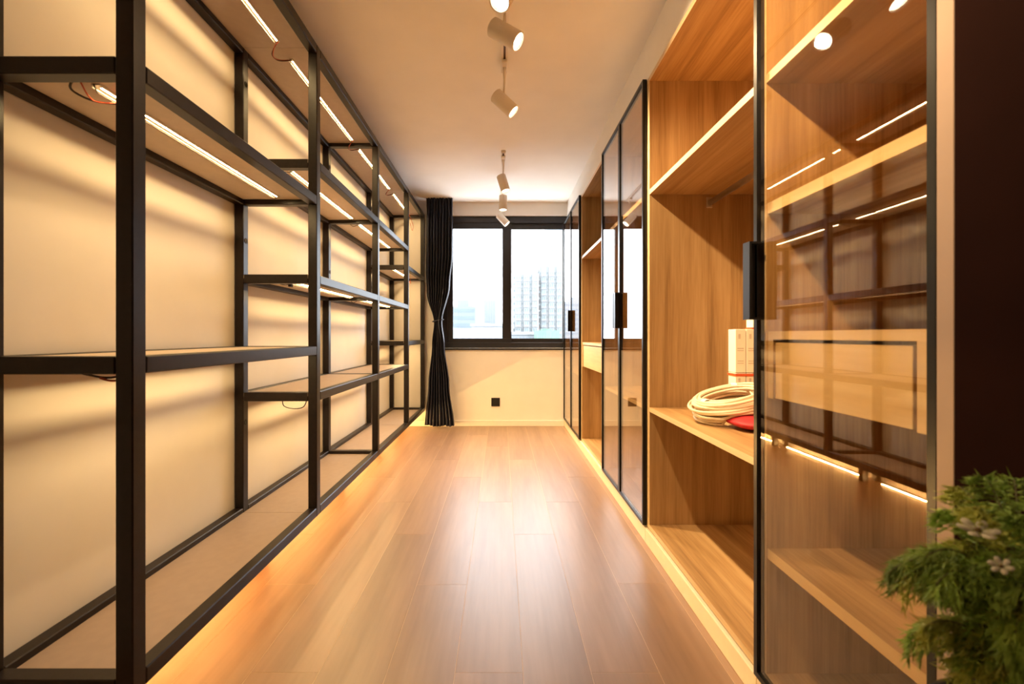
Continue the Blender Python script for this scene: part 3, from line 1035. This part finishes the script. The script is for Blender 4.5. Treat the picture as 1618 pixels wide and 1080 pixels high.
def tower(label, px0, px1, ptop, D, depth, style, mats=('tower', 'tower_w')):
    x0, x1, zt = pxx(px0, D), pxx(px1, D), pzz(ptop, D)
    t = thing('tower_block', label, 'building', ((x0 + x1) / 2, D, GZ), 'towers seen through the window')
    bm = bmesh.new()
    if style == 'flats':
        nb = max(2, int(round((x1 - x0) / 3.4)))
        bw = (x1 - x0) / nb
        add_box(bm, (x0, x1), (D + 1.2, D + depth), (GZ, zt))
        for i in range(nb):      # projecting bays
            h = zt + (2.0 if i % 4 == 1 else -2.0 if i % 4 == 3 else 0)
            add_box(bm, (x0 + i * bw + bw * .18, x0 + i * bw + bw * .82), (D, D + 1.6), (GZ, h))
        add_box(bm, (x0 + (x1 - x0) * .6, x0 + (x1 - x0) * .8), (D + 6, D + depth - 4), (zt, zt + 5))
        add_box(bm, (x0 + (x1 - x0) * .1, x0 + (x1 - x0) * .3), (D + 6, D + depth - 4), (zt, zt + 3.5))
        mesh_obj('wall', bm, mats[0], (x0, D, GZ), t, smooth=False)
        wm = bmesh.new()
        z = GZ + 30
        while z < zt - 2:
            for i in range(nb):
                cx_ = x0 + i * bw
                add_box(wm, (cx_ + bw * .27, cx_ + bw * .47), (D - .06, D + .2), (z, z + 1.5))
                add_box(wm, (cx_ + bw * .55, cx_ + bw * .73), (D - .06, D + .2), (z, z + 1.5))
                add_box(wm, (cx_ - bw * .10, cx_ + bw * .10), (D + 1.1, D + 1.4), (z + .4, z + 1.3))
            z += 3.0
        w = mesh_obj('windows', wm, mats[1], (x0, D, GZ), t, smooth=False)
        w['kind'] = 'stuff'
        sm = bmesh.new()
        z = GZ + 30
        while z < zt - 2:
            for i in range(nb):
                cx_ = x0 + i * bw
                add_box(sm, (cx_ + bw * .14, cx_ + bw * .86), (D - .7, D), (z - .9, z - .55))
            z += 3.0
        w = mesh_obj('balconies', sm, mats[0], (x0, D, GZ), t, smooth=False)
        w['kind'] = 'stuff'
    else:
        add_box(bm, (x0, x1), (D, D + depth), (GZ, zt))
        add_box(bm, (x0 + (x1 - x0) * .25, x0 + (x1 - x0) * .7), (D + 4, D + depth - 4), (zt, zt + 4))
        mesh_obj('wall', bm, mats[0], (x0, D, GZ), t, smooth=False)
        wm = bmesh.new()
        if style == 'bands':
            z = GZ + 30
            n = max(1, int((x1 - x0) / 22))
            while z < zt - 2:
                for i in range(n):
                    a = x0 + (x1 - x0) * i / n
                    add_box(wm, (a + .6, a + (x1 - x0) / n - .6), (D - .1, D + .2), (z, z + 2.0))
                z += 4.2
        else:
            n = 7
            for i in range(n):
                a = x0 + (x1 - x0) * (i + .2) / n
                add_box(wm, (a, a + (x1 - x0) / n * .55), (D - .1, D + .2), (GZ, zt - 3))
        w = mesh_obj('windows', wm, mats[1], (x0, D, GZ), t, smooth=False)
        w['kind'] = 'stuff'
    return t


OB = ('office', 'office_w')
tower('pale residential tower with many balconies, tallest group in the right pane', 812, 852, 432, 210, 26, 'flats')
tower('pale residential tower adjoining the tallest group, beside the wardrobe edge', 853, 902, 420, 216, 26, 'flats')
tower('pale residential tower farther right, mirrored in the wardrobe doors', 925, 985, 400, 230, 30, 'flats')
tower('haze toned tall tower behind the residential towers in the right pane', 868, 905, 345, 480, 60, 'bands', ('tower', 'office'))
tower('blue grey office block with window bands in the left pane', 712, 751, 484, 260, 40, 'bands', OB)
tower('slim striped office tower in the left pane', 765, 783, 468, 330, 40, 'stripes', ('tower', 'office'))
tower('small pale tower behind the banded office block', 735, 744, 470, 420, 30, 'stripes', ('tower', 'office'))
tower('distant pale block at the curtain side of the left pane', 640, 700, 476, 400, 40, 'bands', ('tower', 'office'))
for i, (a, b, top, D, lab) in enumerate(((716, 800, 522, 120, 'long low white roof across the left pane'), (745, 800, 513, 190, 'low pale podium block behind the white roof'), (803, 846, 526, 165, 'low pale roof under the residential towers'))):
    x0, x1 = pxx(a, D), pxx(b, D)
    t = thing('low_building', lab, 'building', ((x0 + x1) / 2, D, GZ), 'low buildings below the towers')
    bm = bmesh.new()
    add_box(bm, (x0, x1), (D, D + 40), (GZ, pzz(top, D)))
    mesh_obj('wall', bm, 'roofs', (x0, D, GZ), t, smooth=False)
    bm = bmesh.new()
    add_box(bm, (x0 - .5, x1 + .5), (D - .5, D + .3), (pzz(top, D) - .6, pzz(top, D) + .5))
    add_box(bm, (x0 + (x1 - x0) * .3, x0 + (x1 - x0) * .5), (D + 10, D + 16), (pzz(top, D), pzz(top, D) + 1.0))
    mesh_obj('parapet', bm, 'roofs', (x0, D, GZ), t, smooth=False)
    wm = bmesh.new()
    n = 8
    for k in range(n):
        xa = x0 + (x1 - x0) * (k + .2) / n
        add_box(wm, (xa, xa + (x1 - x0) / n * .6), (D - .1, D + .1), (pzz(top, D) - 3.2, pzz(top, D) - 1.4))
    w = mesh_obj('windows', wm, 'office', (x0, D, GZ), t, smooth=False)
    w['kind'] = 'stuff'
D = 150
t = thing('low_building', 'low building wrapped in green netting under the towers', 'building', (pxx(865, D), D, GZ), 'low buildings below the towers')
bm = bmesh.new()
add_box(bm, (pxx(848, D), pxx(884, D)), (D, D + 12), (GZ, pzz(522, D)))
add_box(bm, (pxx(858, D), pxx(872, D)), (D + 2, D + 9), (pzz(522, D), pzz(519, D)))
mesh_obj('wall', bm, 'green', (pxx(865, D), D, GZ), t, smooth=False)
